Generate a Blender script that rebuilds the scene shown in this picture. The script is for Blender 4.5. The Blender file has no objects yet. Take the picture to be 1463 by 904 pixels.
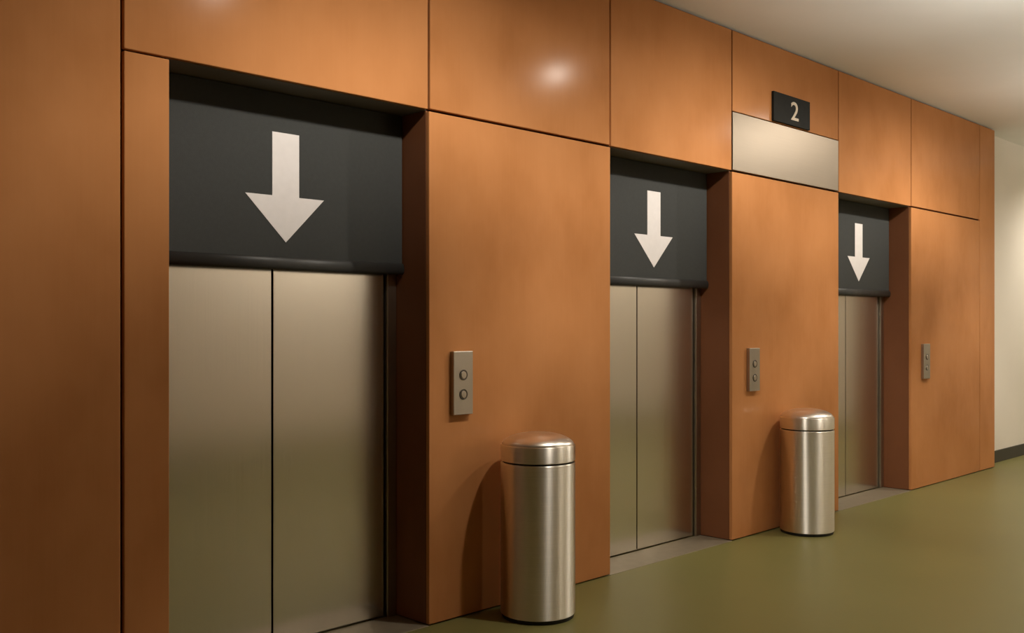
import bpy, bmesh, math, random
from mathutils import Vector, Matrix
random.seed(7)
PI = math.pi
C = bpy.context.scene.collection
SC = bpy.context.scene

# ------------------------------------------------------------------ helpers
def link(name, bm, mat, parent=None, smooth=False, loc=None):
    me = bpy.data.meshes.new(name)
    bmesh.ops.recalc_face_normals(bm, faces=bm.faces)
    if loc is not None:
        bmesh.ops.translate(bm, verts=bm.verts, vec=-Vector(loc))
    bm.to_mesh(me); bm.free()
    if smooth:
        for p in me.polygons: p.use_smooth = True
    me.materials.append(mat)
    o = bpy.data.objects.new(name, me); C.objects.link(o)
    if loc is not None: o.location = loc
    if parent is not None: o.parent = parent
    return o

def empty(name, loc):
    o = bpy.data.objects.new(name, None); C.objects.link(o)
    o.location = loc; o.empty_display_size = 0.1
    return o

def tag(o, label=None, cat=None, group=None, kind=None):
    if label: o['label'] = label
    if cat: o['category'] = cat
    if group: o['group'] = group
    if kind: o['kind'] = kind
    return o

def add_box(bm, x0, x1, y0, y1, z0, z1, bev=0.0, seg=2):
    r = bmesh.ops.create_cube(bm, size=1.0)
    vs = r['verts']
    bmesh.ops.scale(bm, verts=vs, vec=(x1 - x0, y1 - y0, z1 - z0))
    bmesh.ops.translate(bm, verts=vs, vec=((x0 + x1) / 2, (y0 + y1) / 2, (z0 + z1) / 2))
    if bev > 0:
        es = list({e for v in vs for e in v.link_edges})
        bmesh.ops.bevel(bm, geom=es, offset=bev, segments=seg, profile=0.5, affect='EDGES')

def box(x0, x1, y0, y1, z0, z1, bev=0.0, seg=2):
    bm = bmesh.new(); add_box(bm, x0, x1, y0, y1, z0, z1, bev, seg); return bm

def lathe(profile, n=96, cap_first=False, cap_last=False):
    bm = bmesh.new(); rings = []
    for (r, z) in profile:
        if r < 1e-6:
            rings.append([bm.verts.new((0, 0, z))])
        else:
            rings.append([bm.verts.new((r * math.cos(2 * PI * k / n), r * math.sin(2 * PI * k / n), z)) for k in range(n)])
    for a, b in zip(rings, rings[1:]):
        for k in range(n):
            k2 = (k + 1) % n
            if len(a) == 1 and len(b) == 1: continue
            if len(a) == 1: bm.faces.new((a[0], b[k], b[k2]))
            elif len(b) == 1: bm.faces.new((a[k], b[0], a[k2]))
            else: bm.faces.new((a[k], b[k], b[k2], a[k2]))
    if cap_first and len(rings[0]) > 1: bm.faces.new(rings[0])
    if cap_last and len(rings[-1]) > 1: bm.faces.new(rings[-1])
    return bm

def prism_xz(pts, y0, y1):
    """closed outline in the wall plane, given depth y0..y1"""
    bm = bmesh.new()
    a = [bm.verts.new((x, y0, z)) for x, z in pts]
    b = [bm.verts.new((x, y1, z)) for x, z in pts]
    bm.faces.new(a); bm.faces.new(list(reversed(b)))
    n = len(pts)
    for k in range(n):
        bm.faces.new((a[k], a[(k + 1) % n], b[(k + 1) % n], b[k]))
    return bm

def tube_x(x0, x1, prof, n=None):
    """profile (y,z) swept along x"""
    bm = bmesh.new()
    a = [bm.verts.new((x0, y, z)) for y, z in prof]
    b = [bm.verts.new((x1, y, z)) for y, z in prof]
    bm.faces.new(a); bm.faces.new(list(reversed(b)))
    m = len(prof)
    for k in range(m):
        bm.faces.new((a[k], a[(k + 1) % m], b[(k + 1) % m], b[k]))
    return bm

def disc_y(cx, cz, r, y0, y1, n=40, bev=0.0, r_in=0.0):
    """disc or ring facing -y"""
    bm = bmesh.new()
    prof = [(r_in, y1), (r_in, y0 + bev), (r_in + (bev if r_in else 0), y0), (r - bev, y0), (r, y0 + bev), (r, y1)]
    rings = []
    for (rr, y) in prof:
        if rr < 1e-6: rings.append([bm.verts.new((cx, y, cz))])
        else: rings.append([bm.verts.new((cx + rr * math.cos(2 * PI * k / n), y, cz + rr * math.sin(2 * PI * k / n))) for k in range(n)])
    for a, b in zip(rings, rings[1:]):
        for k in range(n):
            k2 = (k + 1) % n
            if len(a) == 1 and len(b) == 1: continue
            if len(a) == 1: bm.faces.new((a[0], b[k], b[k2]))
            elif len(b) == 1: bm.faces.new((a[k], b[0], a[k2]))
            else: bm.faces.new((a[k], b[k], b[k2], a[k2]))
    return bm

# ------------------------------------------------------------------ materials
def new_mat(name):
    m = bpy.data.materials.new(name); m.use_nodes = True
    nt = m.node_tree; b = nt.nodes['Principled BSDF']
    return m, nt, b

def N(nt, t, **kw):
    n = nt.nodes.new(t)
    for k, v in kw.items(): setattr(n, k, v)
    return n

def noise_chain(nt, scale_vec, scale, detail=4, rough=0.55, rnd=True):
    tc = N(nt, 'ShaderNodeTexCoord'); mp = N(nt, 'ShaderNodeMapping'); mp.inputs['Scale'].default_value = scale_vec
    if rnd:
        oi = N(nt, 'ShaderNodeObjectInfo'); mul = N(nt, 'ShaderNodeMath', operation='MULTIPLY'); mul.inputs[1].default_value = 37.0
        nt.links.new(oi.outputs['Random'], mul.inputs[0])
        add = N(nt, 'ShaderNodeVectorMath', operation='ADD')
        nt.links.new(tc.outputs['Object'], add.inputs[0]); nt.links.new(mul.outputs[0], add.inputs[1])
        nt.links.new(add.outputs[0], mp.inputs['Vector'])
    else:
        nt.links.new(tc.outputs['Object'], mp.inputs['Vector'])
    nz = N(nt, 'ShaderNodeTexNoise'); nz.inputs['Scale'].default_value = scale
    nz.inputs['Detail'].default_value = detail; nz.inputs['Roughness'].default_value = rough
    nt.links.new(mp.outputs[0], nz.inputs['Vector'])
    return nz

def ramp(nt, fac, stops):
    r = N(nt, 'ShaderNodeValToRGB'); e = r.color_ramp.elements
    e[0].position, e[0].color = stops[0][0], (*stops[0][1], 1)
    e[1].position, e[1].color = stops[-1][0], (*stops[-1][1], 1)
    for p, c in stops[1:-1]:
        q = e.new(p); q.color = (*c, 1)
    nt.links.new(fac, r.inputs['Fac'])
    return r

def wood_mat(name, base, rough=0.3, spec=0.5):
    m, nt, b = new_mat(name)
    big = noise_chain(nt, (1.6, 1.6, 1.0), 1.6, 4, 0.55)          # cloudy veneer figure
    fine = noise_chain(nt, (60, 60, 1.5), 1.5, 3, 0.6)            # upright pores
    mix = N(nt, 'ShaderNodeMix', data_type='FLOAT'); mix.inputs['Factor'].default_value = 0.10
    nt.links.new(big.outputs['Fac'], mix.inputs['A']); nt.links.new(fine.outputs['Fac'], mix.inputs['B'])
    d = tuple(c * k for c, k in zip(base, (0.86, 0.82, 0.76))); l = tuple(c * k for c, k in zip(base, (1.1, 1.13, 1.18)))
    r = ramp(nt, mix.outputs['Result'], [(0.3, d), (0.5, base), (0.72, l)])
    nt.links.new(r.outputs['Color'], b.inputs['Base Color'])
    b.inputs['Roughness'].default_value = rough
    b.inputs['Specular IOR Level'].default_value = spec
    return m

WOOD = wood_mat('cherry_veneer', (0.49, 0.211, 0.078), 0.175, 0.024)
LINING = wood_mat('dark_stained_lining', (0.19, 0.072, 0.030), 0.45, 0.25)  # shade on the jambs put into a darker wood colour

def plain(name, col, rough, metal=0.0, spec=0.5, var=0.0, scale=3.0, bump=0.0, bscale=200):
    m, nt, b = new_mat(name)
    if var > 0:
        nz = noise_chain(nt, (1, 1, 1), scale, 3, 0.5)
        r = ramp(nt, nz.outputs['Fac'], [(0.3, tuple(c * (1 - var) for c in col)), (0.7, tuple(c * (1 + var) for c in col))])
        nt.links.new(r.outputs['Color'], b.inputs['Base Color'])
    else:
        b.inputs['Base Color'].default_value = (*col, 1)
    if bump > 0:
        nz = noise_chain(nt, (1, 1, 1), bscale, 2, 0.5)
        bp = N(nt, 'ShaderNodeBump'); bp.inputs['Strength'].default_value = bump; bp.inputs['Distance'].default_value = 0.002
        nt.links.new(nz.outputs['Fac'], bp.inputs['Height']); nt.links.new(bp.outputs[0], b.inputs['Normal'])
    b.inputs['Roughness'].default_value = rough; b.inputs['Metallic'].default_value = metal
    b.inputs['Specular IOR Level'].default_value = spec
    return m

def brushed(name, col, rough, scale_vec, var=0.08, aniso=0.0, rot=0.0, tangent=(1, 0, 0)):
    m, nt, b = new_mat(name)
    nz = noise_chain(nt, scale_vec, 6.0, 3, 0.6)
    r = ramp(nt, nz.outputs['Fac'], [(0.3, tuple(c * (1 - var) for c in col)), (0.7, tuple(c * (1 + var) for c in col))])
    nt.links.new(r.outputs['Color'], b.inputs['Base Color'])
    mr = N(nt, 'ShaderNodeMapRange'); mr.inputs['To Min'].default_value = rough * 0.85; mr.inputs['To Max'].default_value = rough * 1.15
    nt.links.new(nz.outputs['Fac'], mr.inputs['Value']); nt.links.new(mr.outputs[0], b.inputs['Roughness'])
    b.inputs['Metallic'].default_value = 1.0
    if aniso > 0:
        b.inputs['Anisotropic'].default_value = aniso; b.inputs['Anisotropic Rotation'].default_value = rot
        tg = N(nt, 'ShaderNodeCombineXYZ')                       # direction across the brushing
        for k in range(3): tg.inputs[k].default_value = tangent[k]
        nt.links.new(tg.outputs[0], b.inputs['Tangent'])
    return m

DOOR = brushed('brushed_steel_doors', (0.80, 0.765, 0.70), 0.24, (40, 40, 0.3), 0.03, 0.75, 0.0, (1, 0, 0))
FRAME = brushed('brushed_steel_frame', (0.46, 0.41, 0.34), 0.38, (40, 40, 0.3), 0.03)
CAN = brushed('brushed_steel_can', (0.92, 0.87, 0.79), 0.45, (1, 1, 60), 0.04, 0.97, 0.0, (0, 0, 1))
DOME = brushed('satin_steel_dome', (0.80, 0.75, 0.68), 0.3, (1, 1, 60), 0.03)
PLATE = brushed('brushed_nickel_plate', (0.30, 0.25, 0.195), 0.42, (0.4, 40, 40), 0.05)
PANELM = brushed('satin_steel_call_panel', (0.44, 0.39, 0.33), 0.42, (60, 60, 60), 0.08)
RING = plain('dark_button_ring', (0.10, 0.085, 0.07), 0.4, 0.9)
BUTTON = plain('button_steel', (0.50, 0.44, 0.38), 0.3, 1.0)
FABRIC = plain('charcoal_blind_fabric', (0.048, 0.050, 0.048), 0.85, 0, 0.25, 0.04, 60, 0.35, 500)
BAR = plain('charcoal_hem_bar', (0.040, 0.040, 0.038), 0.45, 0, 0.4, 0.05, 5)
WHITE = plain('white_print', (0.80, 0.76, 0.75), 0.7, 0, 0.2, 0.02, 30)
BLACK = plain('black_plastic', (0.012, 0.012, 0.012), 0.5, 0, 0.3, 0.1, 20)
SIGN = plain('black_sign_board', (0.018, 0.018, 0.016), 0.6, 0, 0.08, 0.1, 20)
NUMERAL = plain('cream_numeral', (0.72, 0.62, 0.50), 0.6, 0, 0.3, 0.02, 20)
GAP = plain('dark_joint_backing', (0.035, 0.018, 0.010), 0.9, 0, 0.1, 0.1, 4)
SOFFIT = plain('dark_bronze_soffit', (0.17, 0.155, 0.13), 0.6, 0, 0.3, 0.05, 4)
FLOOR = plain('olive_resin_floor', (0.178, 0.160, 0.054), 0.40, 0, 0.2, 0.04, 1.2)
SILL = plain('steel_sill', (0.26, 0.215, 0.15), 0.45, 0.35, 0.4, 0.06, 20)
CEIL = plain('beige_ceiling_paint', (0.84, 0.83, 0.79), 0.9, 0, 0.2, 0.015, 2)
PAINT = plain('cream_wall_paint', (0.78, 0.72, 0.63), 0.85, 0, 0.2, 0.015, 2)
SKIRT = plain('dark_skirting', (0.06, 0.055, 0.04), 0.6, 0, 0.3, 0.05, 5)
TRIMW = plain('white_lamp_trim', (0.7, 0.68, 0.64), 0.5, 0, 0.4, 0.02, 10)

LAMPCOL = (1.0, 0.92, 0.81)
mg, ntg, bg = new_mat('warm_lamp_glow')
bg.inputs['Base Color'].default_value = (0.8, 0.7, 0.5, 1)
bg.inputs['Emission Color'].default_value = (1.0, 0.82, 0.58, 1); bg.inputs['Emission Strength'].default_value = 6.0

# ------------------------------------------------------------------ dimensions (metres; x along the wood wall, y into it)
CEIL_Z = 3.156
HEAD = 2.279           # underside of lintel panels
X_L0, X_L1 = -3.2, 1.474
OPEN = [(1.644, 2.851), (4.110, 5.290), (6.675, 7.910)]
SEAM = [2.213, 4.659, 7.281]
ARROWX = [2.235, 4.734, 7.364]
X_R = 9.390
X_END = 9.760
G = 0.006              # half width of a joint
PT = 0.022             # panel thickness
Y_FRONT, X_RIGHT = -5.6, 13.0
D_BLIND, D_FRAME, D_DOOR, D_BACK = 0.180, 0.228, 0.246, 0.30

# ------------------------------------------------------------------ the room
def struct(name, bm, m, label=None, parent=None, loc=None):
    o = link(name, bm, m, parent, loc=loc)
    if parent is None: tag(o, label, None, None, 'structure')
    return o

struct('floor', box(X_L0, X_RIGHT, Y_FRONT, 0.42, -0.12, 0.0), FLOOR, 'olive green polished resin floor of the elevator lobby')
struct('ceiling', box(X_L0, X_RIGHT, Y_FRONT, 0.42, CEIL_Z, CEIL_Z + 0.12), CEIL, 'plain beige painted ceiling')
struct('wall_left', box(X_L0 - 0.15, X_L0, Y_FRONT, 0.42, 0, CEIL_Z), PAINT, 'cream painted wall at the left end of the lobby')
struct('wall_right', box(X_RIGHT, X_RIGHT + 0.15, Y_FRONT, 0.42, 0, CEIL_Z), PAINT, 'cream painted wall at the right end of the lobby')
struct('wall_front', box(X_L0 - 0.15, X_RIGHT + 0.15, Y_FRONT - 0.15, Y_FRONT, 0, CEIL_Z), PAINT, 'cream painted wall facing the elevators')
struct('wall_far', box(X_END - 0.02, X_RIGHT, 0.12, 0.42, 0, CEIL_Z), PAINT, 'cream painted wall set back beyond the wood panelling')
struct('baseboard_far', box(X_END - 0.02, X_RIGHT, 0.104, 0.12, 0, 0.115, 0.003), SKIRT, 'dark baseboard under the cream wall past the wood panels')
struct('baseboard_front', box(X_L0, X_RIGHT, Y_FRONT, Y_FRONT + 0.016, 0, 0.115, 0.003), SKIRT, 'dark baseboard under the cream wall facing the elevators')

# wood wall: dark backing with openings, panels hung on it
bm = bmesh.new()
edges = [X_L0] + [v for o in OPEN for v in o] + [X_END]
for a, b_ in zip(edges[0::2], edges[1::2]):
    ia = 0.0 if a == X_L0 else 0.012
    ib = 0.012
    add_box(bm, a + ia, b_ - ib, PT, D_BACK, 0, CEIL_Z)
for a, b_ in OPEN:
    add_box(bm, a + 0.0, b_, PT, D_BACK, HEAD + 0.012, CEIL_Z)
add_box(bm, X_L0, X_END - 0.012, D_BACK, 0.42, 0, CEIL_Z)
WALL = struct('wall_back', bm, GAP, 'wall clad in reddish brown wood veneer panels around three elevators')
TOP = CEIL_Z - 0.012; BOT = 0.006

def panel(x0, x1, z0, z1, name='wood_panel'):
    return link(name, box(x0, x1, 0.0, PT, z0, z1, 0.0035, 3), WOOD, WALL, loc=((x0 + x1) / 2, 0, z0))

panel(X_L0, -0.5 - G, BOT, TOP)
panel(-0.5 + G, X_L1 - G, BOT, TOP)
panel(X_L1 + G, OPEN[0][0], BOT, HEAD - G)                            # narrow strip left of the first elevator
panel(X_L1 + G, OPEN[0][1] - G, HEAD + G * 0.3, TOP)                 # lintel panels
panel(OPEN[0][1] + 0.0005, OPEN[1][0], BOT, HEAD - G)                    # first pier
panel(OPEN[0][1] + G, OPEN[1][0] - G, HEAD + G, TOP)
panel(OPEN[1][0] + G, OPEN[1][1] - G, HEAD + G * 0.3, TOP)
panel(OPEN[1][1] + 0.0005, OPEN[2][0], BOT, HEAD - G)                    # second pier
panel(OPEN[1][1] + G, OPEN[2][0] - G, 2.648, TOP)                    # above the metal plate
panel(OPEN[2][0] + G, OPEN[2][1] - G, HEAD + G * 0.3, TOP)
panel(OPEN[2][1] + 0.0005, X_R - G, BOT, HEAD - G)                       # third pier
panel(OPEN[2][1] + G, X_R - G, HEAD + G, TOP)
panel(X_R + G, X_END, BOT, TOP)                                      # closing strip

# linings of the recesses
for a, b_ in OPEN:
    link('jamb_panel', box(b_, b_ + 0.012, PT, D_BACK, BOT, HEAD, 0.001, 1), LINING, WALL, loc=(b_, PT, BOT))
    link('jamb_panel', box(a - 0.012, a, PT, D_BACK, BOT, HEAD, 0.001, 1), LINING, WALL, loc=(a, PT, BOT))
    link('soffit_panel', box(a, b_, PT, D_BACK, HEAD, HEAD + 0.012, 0.001, 1), SOFFIT, WALL, loc=(a, PT, HEAD))
link('end_panel', box(X_END - 0.012, X_END, PT, 0.42, BOT, TOP, 0.001, 1), WOOD, WALL, loc=(X_END, PT, BOT))

# ------------------------------------------------------------------ elevator doors
where = ['nearest elevator, at the left', 'middle elevator, between the two trash cans', 'farthest elevator, right of the second trash can']
for i, ((a, b_), s) in enumerate(zip(OPEN, SEAM)):
    root = empty('door_%d' % (i + 1), (s, D_DOOR, 0))
    tag(root, 'brushed steel sliding doors of the ' + where[i], 'elevator door', None, 'structure')
    def part(name, bm, m, smooth=False):
        bmesh.ops.translate(bm, verts=bm.verts, vec=(-s, -D_DOOR, 0))
        o = link(name, bm, m, root, smooth); return o
    fw = 0.052
    bm = bmesh.new()
    add_box(bm, b_ - fw, b_ - 0.001, D_FRAME, D_BACK, 0.004, 2.15, 0.002)
    add_box(bm, a + 0.001, a + fw, D_FRAME, D_BACK, 0.004, 2.15, 0.002)
    add_box(bm, a + fw, b_ - fw, D_FRAME, D_BACK, 2.10, 2.15, 0.002)
    part('door_frame', bm, FRAME)
    part('door_leaf', box(a + fw + 0.010, s - 0.0045, D_DOOR, D_DOOR + 0.035, 0.010, 2.095, 0.002), DOOR)
    part('door_leaf', box(s + 0.0045, b_ - fw - 0.010, D_DOOR, D_DOOR + 0.035, 0.010, 2.095, 0.002), DOOR)
    bm = bmesh.new()
    add_box(bm, a, b_, 0.0, D_DOOR - 0.004, -0.01, 0.003, 0.001, 1)
    add_box(bm, a, b_, D_DOOR + 0.012, D_BACK, -0.01, 0.003, 0.001, 1)
    part('sill', bm, SILL)

# ------------------------------------------------------------------ roller blinds with arrows
near = ['largest, over the nearest elevator',
        'left of the number 2 sign',
        'smallest, over the farthest elevator']
BL0 = 1.556
for i, ((a, b_), ax) in enumerate(zip(OPEN, ARROWX)):
    root = empty('roller_blind', ((a + b_) / 2, D_BLIND, BL0))
    tag(root, 'dark grey blind with white down arrow, ' + near[i], 'blind', 'arrow blinds over the elevators')
    ox, oy, oz = root.location
    def bpart(name, bm, m, smooth=False):
        bmesh.ops.translate(bm, verts=bm.verts, vec=(-ox, -oy, -oz))
        return link(name, bm, m, root, smooth)
    bpart('fabric', box(a + 0.008, b_ - 0.008, D_BLIND, D_BLIND + 0.003, BL0 + 0.02, HEAD - 0.004), FABRIC)
    prof = [(D_BLIND + 0.0015 + 0.013 * math.cos(t) * (1 if abs(math.cos(t)) < .99 else 1), BL0 + 0.026 + 0.026 * math.sin(t)) for t in [2 * PI * k / 20 for k in range(20)]]
    bar = bpart('bottom_bar', tube_x(a + 0.004, b_ - 0.004, prof), BAR)
    for p in bar.data.polygons: p.use_smooth = len(p.vertices) == 4
    sw, hw = 0.0635, 0.186
    pts = [(ax - sw, 2.115), (ax - sw, 1.856), (ax - hw, 1.856), (ax, 1.668), (ax + hw, 1.856), (ax + sw, 1.856), (ax + sw, 2.115)]
    ar = bpart('arrow', prism_xz(pts, D_BLIND - 0.0012, D_BLIND + 0.001), WHITE)
    tag(ar, 'white printed arrow pointing down')

# ------------------------------------------------------------------ call panels
def call_panel(x0, x1, z0, z1, label):
    w, h = x1 - x0, z1 - z0
    root = empty('call_panel', ((x0 + x1) / 2, 0, (z0 + z1) / 2))
    tag(root, label, 'call panel', 'elevator call panels on the piers')
    p = link('plate', box(-w / 2, w / 2, -0.022, 0.001, -h / 2, h / 2, 0.0025, 2), PANELM, root)
    for dz in (0.036, -0.052):
        bt = link('button', disc_y(0, dz, 0.0165, -0.0262, -0.021, 40, 0.0015), BUTTON, root)
        link('button_ring', disc_y(0, dz, 0.0245, -0.0248, -0.021, 48, 0.001, 0.0175), RING, bt)
    return root

call_panel(2.977, 3.095, 0.924, 1.211, 'steel call panel with two round buttons above the front trash can')
call_panel(5.456, 5.577, 0.914, 1.184, 'steel call panel between the middle elevator and the rear trash can')
call_panel(8.103, 8.230, 0.890, 1.175, 'steel call panel farthest right, beyond the last elevator')

# ------------------------------------------------------------------ floor number sign and metal plate
root = empty('floor_sign', (5.992, 0, 2.654))
tag(root, 'small black sign with number 2 on the wood panel above the metal plate', 'sign')
link('sign_board', box(-0.238, 0.238, -0.018, 0.0, 0.0, 0.192, 0.0025, 2), SIGN, root)
cu = bpy.data.curves.new('numeral_curve', 'FONT'); cu.body = '2'; cu.size = 0.165; cu.extrude = 0.0015; cu.offset = 0.0012
cu.align_x = 'CENTER'; cu.resolution_u = 8
tmp = bpy.data.objects.new('numeral_source', cu); C.objects.link(tmp)
bpy.context.view_layer.update()
dg = bpy.context.evaluated_depsgraph_get()
me = bpy.data.meshes.new_from_object(tmp.evaluated_get(dg))
bpy.data.objects.remove(tmp); bpy.data.curves.remove(cu)
xs = [v.co.x for v in me.vertices]; ys = [v.co.y for v in me.vertices]
sx = 0.098 / (max(xs) - min(xs)); sy = 0.122 / (max(ys) - min(ys)); mx = (max(xs) + min(xs)) / 2; my = min(ys)
for v in me.vertices:
    x, y, z = v.co
    v.co = ((x - mx) * sx + 0.030, -z - 0.0185, (y - my) * sy + 0.036)
me.materials.append(NUMERAL)
num = bpy.data.objects.new('numeral', me); C.objects.link(num); num.parent = root
tag(num, 'cream number 2')

pl = link('metal_plate', box(OPEN[1][1] + G, OPEN[2][0] - G, -0.002, PT, HEAD + G, 2.643, 0.002, 2), PLATE, None, loc=((OPEN[1][1] + OPEN[2][0]) / 2, 0, HEAD + G))
tag(pl, 'blank pale metal plate set in the wood wall under the number 2 sign', 'metal plate')

# ------------------------------------------------------------------ trash cans
def trash_can(x, y, r, h_rim, label):
    root = empty('trash_can', (x, y, 0))
    tag(root, label, 'trash can', 'steel trash cans by the elevators')
    hb = h_rim - 0.082                                   # top of the body
    base = [(0, 0.0), (r - 0.008, 0.0), (r - 0.006, 0.004), (r - 0.006, 0.022), (r - 0.012, 0.024), (0, 0.024)]
    link('base_ring', lathe(base), BLACK, root, False)
    body = [(0, 0.018), (r - 0.002, 0.018), (r, 0.020), (r, hb - 0.004), (r - 0.003, hb), (r - 0.012, hb), (r - 0.014, hb - 0.004)]
    bo = link('body', lathe(body), CAN, root, True)
    neck = [(r - 0.010, hb - 0.004), (r - 0.010, hb + 0.012)]
    link('neck', lathe(neck), BLACK, root, True)
    lid = [(r - 0.014, hb + 0.008), (r - 0.003, hb + 0.008), (r, hb + 0.011), (r, h_rim - 0.005), (r - 0.0015, h_rim - 0.0015), (r - 0.005, h_rim)]
    lid.append((r - 0.020, h_rim - 0.001))
    lo = link('lid', lathe(lid), CAN, root, True)
    R0 = r - 0.006; dome = 0.054; dp = []
    for k in range(0, 21):
        t = PI / 2 * k / 20.0
        dp.append((R0 * math.cos(t) ** 0.9 if k < 20 else 0.0, h_rim - 0.0005 + dome * math.sin(t) ** 1.15))
    do = link('lid_dome', lathe(dp), DOME, lo, True)
    for o in (bo, lo):
        md = o.modifiers.new('edge', 'EDGE_SPLIT'); md.split_angle = math.radians(32)
    return root

trash_can(3.317, -0.220, 0.1715, 0.786, 'front stainless steel trash can with domed lid beside the first pier')
trash_can(5.868, -0.190, 0.169, 0.742, 'rear stainless steel trash can standing on the olive floor by second pier')

# ------------------------------------------------------------------ ceiling downlights
P_A, P_B, P_C, P_D, P_U = 155, 104, 210, 135, 53
def downlight(x, y, power, radius, label, half_deg=60, blend=0.5, aim=None, batwing=None):
    root = empty('downlight', (x, y, CEIL_Z))
    tag(root, 'round recessed ' + label, 'ceiling light', 'round recessed downlights')
    link('trim_ring', lathe([(0.058, -0.001), (0.060, -0.006), (0.082, -0.006), (0.086, 0.0)], 48), TRIMW, root, True)
    link('lamp_face', lathe([(0, -0.001), (0.058, -0.001)], 48), mg, root)
    L = bpy.data.lights.new('downlight_beam', 'POINT' if batwing else 'SPOT'); L.energy = power; L.color = LAMPCOL
    L.shadow_soft_size = radius
    if batwing:                                      # luminous intensity against the angle from straight down
        L.use_nodes = True; nt = L.node_tree; em = nt.nodes['Emission']
        ge = N(nt, 'ShaderNodeNewGeometry'); sp = N(nt, 'ShaderNodeSeparateXYZ'); nt.links.new(ge.outputs['Incoming'], sp.inputs[0])
        ng = N(nt, 'ShaderNodeMath', operation='MULTIPLY'); ng.inputs[1].default_value = -1.0; ng.use_clamp = True
        nt.links.new(sp.outputs['Z'], ng.inputs[0])
        rp = ramp(nt, ng.outputs[0], [(c, (v, v, v)) for c, v in batwing])
        yr = N(nt, 'ShaderNodeMapRange', interpolation_type='SMOOTHSTEP')     # kick reflector: little light away from the wall
        for k, v in (('From Min', -0.25), ('From Max', 0.25), ('To Min', 0.07), ('To Max', 1.0)): yr.inputs[k].default_value = v
        nt.links.new(sp.outputs['Y'], yr.inputs['Value'])
        mu = N(nt, 'ShaderNodeMath', operation='MULTIPLY')
        nt.links.new(rp.outputs['Color'], mu.inputs[0]); nt.links.new(yr.outputs[0], mu.inputs[1])
        nt.links.new(mu.outputs[0], em.inputs['Strength'])
    else:
        L.spot_size = math.radians(2 * half_deg); L.spot_blend = blend
    lo = bpy.data.objects.new('downlight_beam', L); C.objects.link(lo); lo.location = (0, 0, -0.07); lo.parent = root
    if aim is not None:
        d = Vector(aim) - Vector((x, y, CEIL_Z - 0.07))
        lo.rotation_euler = d.to_track_quat('-Z', 'Y').to_euler()
    return root

WASH = [(0.0, 0.0), (0.10, 0.08), (0.33, 0.42), (0.52, 0.88), (0.59, 0.80), (0.67, 0.56), (0.75, 0.18), (0.85, 0.01), (1.0, 0.0)]
for k, x in enumerate((2.55, 5.15, 7.75)):
    downlight(x, -1.335, P_A, 0.05, ['downlight in front of the first elevator', 'downlight in front of the middle elevator', 'downlight in front of the farthest elevator'][k], batwing=WASH)
for k, (x, y) in enumerate(((3.60, -1.335), (6.56, -1.40), (9.15, -1.335))):
    downlight(x, y, P_B * (1.0, 1.2, 1.0)[k], 0.05, ['downlight in front of the first pier', 'downlight in front of the second pier', 'downlight in front of the last wood panels'][k], 46, 0.45)
for k, x in enumerate((6.4, 9.3, 12.0)):
    downlight(x, -5.1, P_C * (1.0, 0.55, 0.5)[k], 0.06, 'downlight near the wall facing the elevators, number %s from the left' % ['one', 'two', 'three'][k], 62, 0.9, aim=(x, -6.0, 1.6))
downlight(11.6, -0.8, P_D, 0.06, 'downlight past the end of the wood wall', 75, 0.8)

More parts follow.
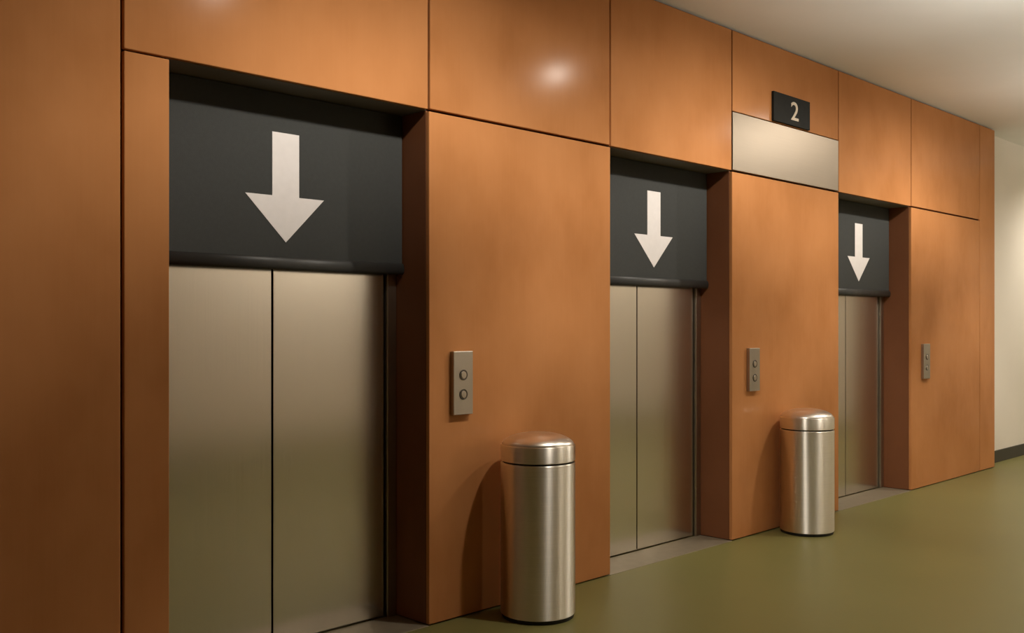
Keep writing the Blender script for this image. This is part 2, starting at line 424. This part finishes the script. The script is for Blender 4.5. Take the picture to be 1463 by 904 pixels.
# made-up hanging bowls, added out of view to brighten the ceiling (behind and beside the viewer)
def fill_uplight(x, y, power, label):
    root = empty('bowl_pendant', (x, y, CEIL_Z))
    tag(root, label, 'pendant lamp', 'bowl pendants in the lobby')
    zb = -1.0
    link('bowl', lathe([(0, zb), (0.08, zb + 0.006), (0.15, zb + 0.035), (0.20, zb + 0.085), (0.215, zb + 0.13), (0.208, zb + 0.13), (0.192, zb + 0.085), (0.145, zb + 0.042), (0.07, zb + 0.014), (0, zb + 0.010)], 64), TRIMW, root, True)
    link('stem', lathe([(0, zb + 0.012), (0.010, zb + 0.012), (0.010, -0.022), (0, -0.022)], 16), FRAME, root, True)
    link('canopy', lathe([(0, -0.03), (0.05, -0.022), (0.06, 0.0)], 32), TRIMW, root, True)
    L = bpy.data.lights.new('bowl_light', 'SPOT'); L.energy = power; L.color = (1.0, 0.97, 0.90)
    L.spot_size = math.radians(156); L.spot_blend = 0.4; L.shadow_soft_size = 0.05
    lo = bpy.data.objects.new('bowl_light', L); C.objects.link(lo); lo.parent = root
    lo.location = (0.03, 0, zb + 0.10); lo.rotation_euler = (PI, 0, 0)
    return root

for k, x in enumerate((5.3, 8.1, 10.9)):
    fill_uplight(x, -2.0, P_U, ['white bowl pendant opposite the middle elevator', 'white bowl pendant opposite the farthest elevator', 'white bowl pendant beyond the end of the wood wall'][k])

# ------------------------------------------------------------------ world, camera, colour
w = bpy.data.worlds.new('dim_ambient'); SC.world = w; w.use_nodes = True
w.node_tree.nodes['Background'].inputs[0].default_value = (1.0, 0.85, 0.65, 1)
w.node_tree.nodes['Background'].inputs[1].default_value = 0.02

F, VPX, CX, VPY = 1420.0, 2145.0, 731.5, 464.0
cam = bpy.data.cameras.new('camera'); co = bpy.data.objects.new('camera', cam); C.objects.link(co)
cam.sensor_width = 36.0; cam.sensor_fit = 'HORIZONTAL'; cam.lens = F / 1463.0 * 36.0
cam.shift_y = (VPY - 452.0) / 1463.0
co.location = (0.0, -3.3545, 1.33)
co.rotation_euler = (PI / 2, 0, math.atan2(VPX - CX, F) - PI / 2)
cam.clip_start = 0.05
SC.camera = co

SC.view_settings.view_transform = 'Standard'; SC.view_settings.look = 'None'
SC.view_settings.gamma = 1.0; SC.view_settings.use_curve_mapping = False
SC.view_settings.exposure = 0.0
try:
    SC.cycles.use_denoising = True
    SC.cycles.max_bounces = 10; SC.cycles.diffuse_bounces = 5; SC.cycles.glossy_bounces = 5
    SC.cycles.sample_clamp_indirect = 8.0
    SC.cycles.blur_glossy = 0.5
except Exception:
    pass
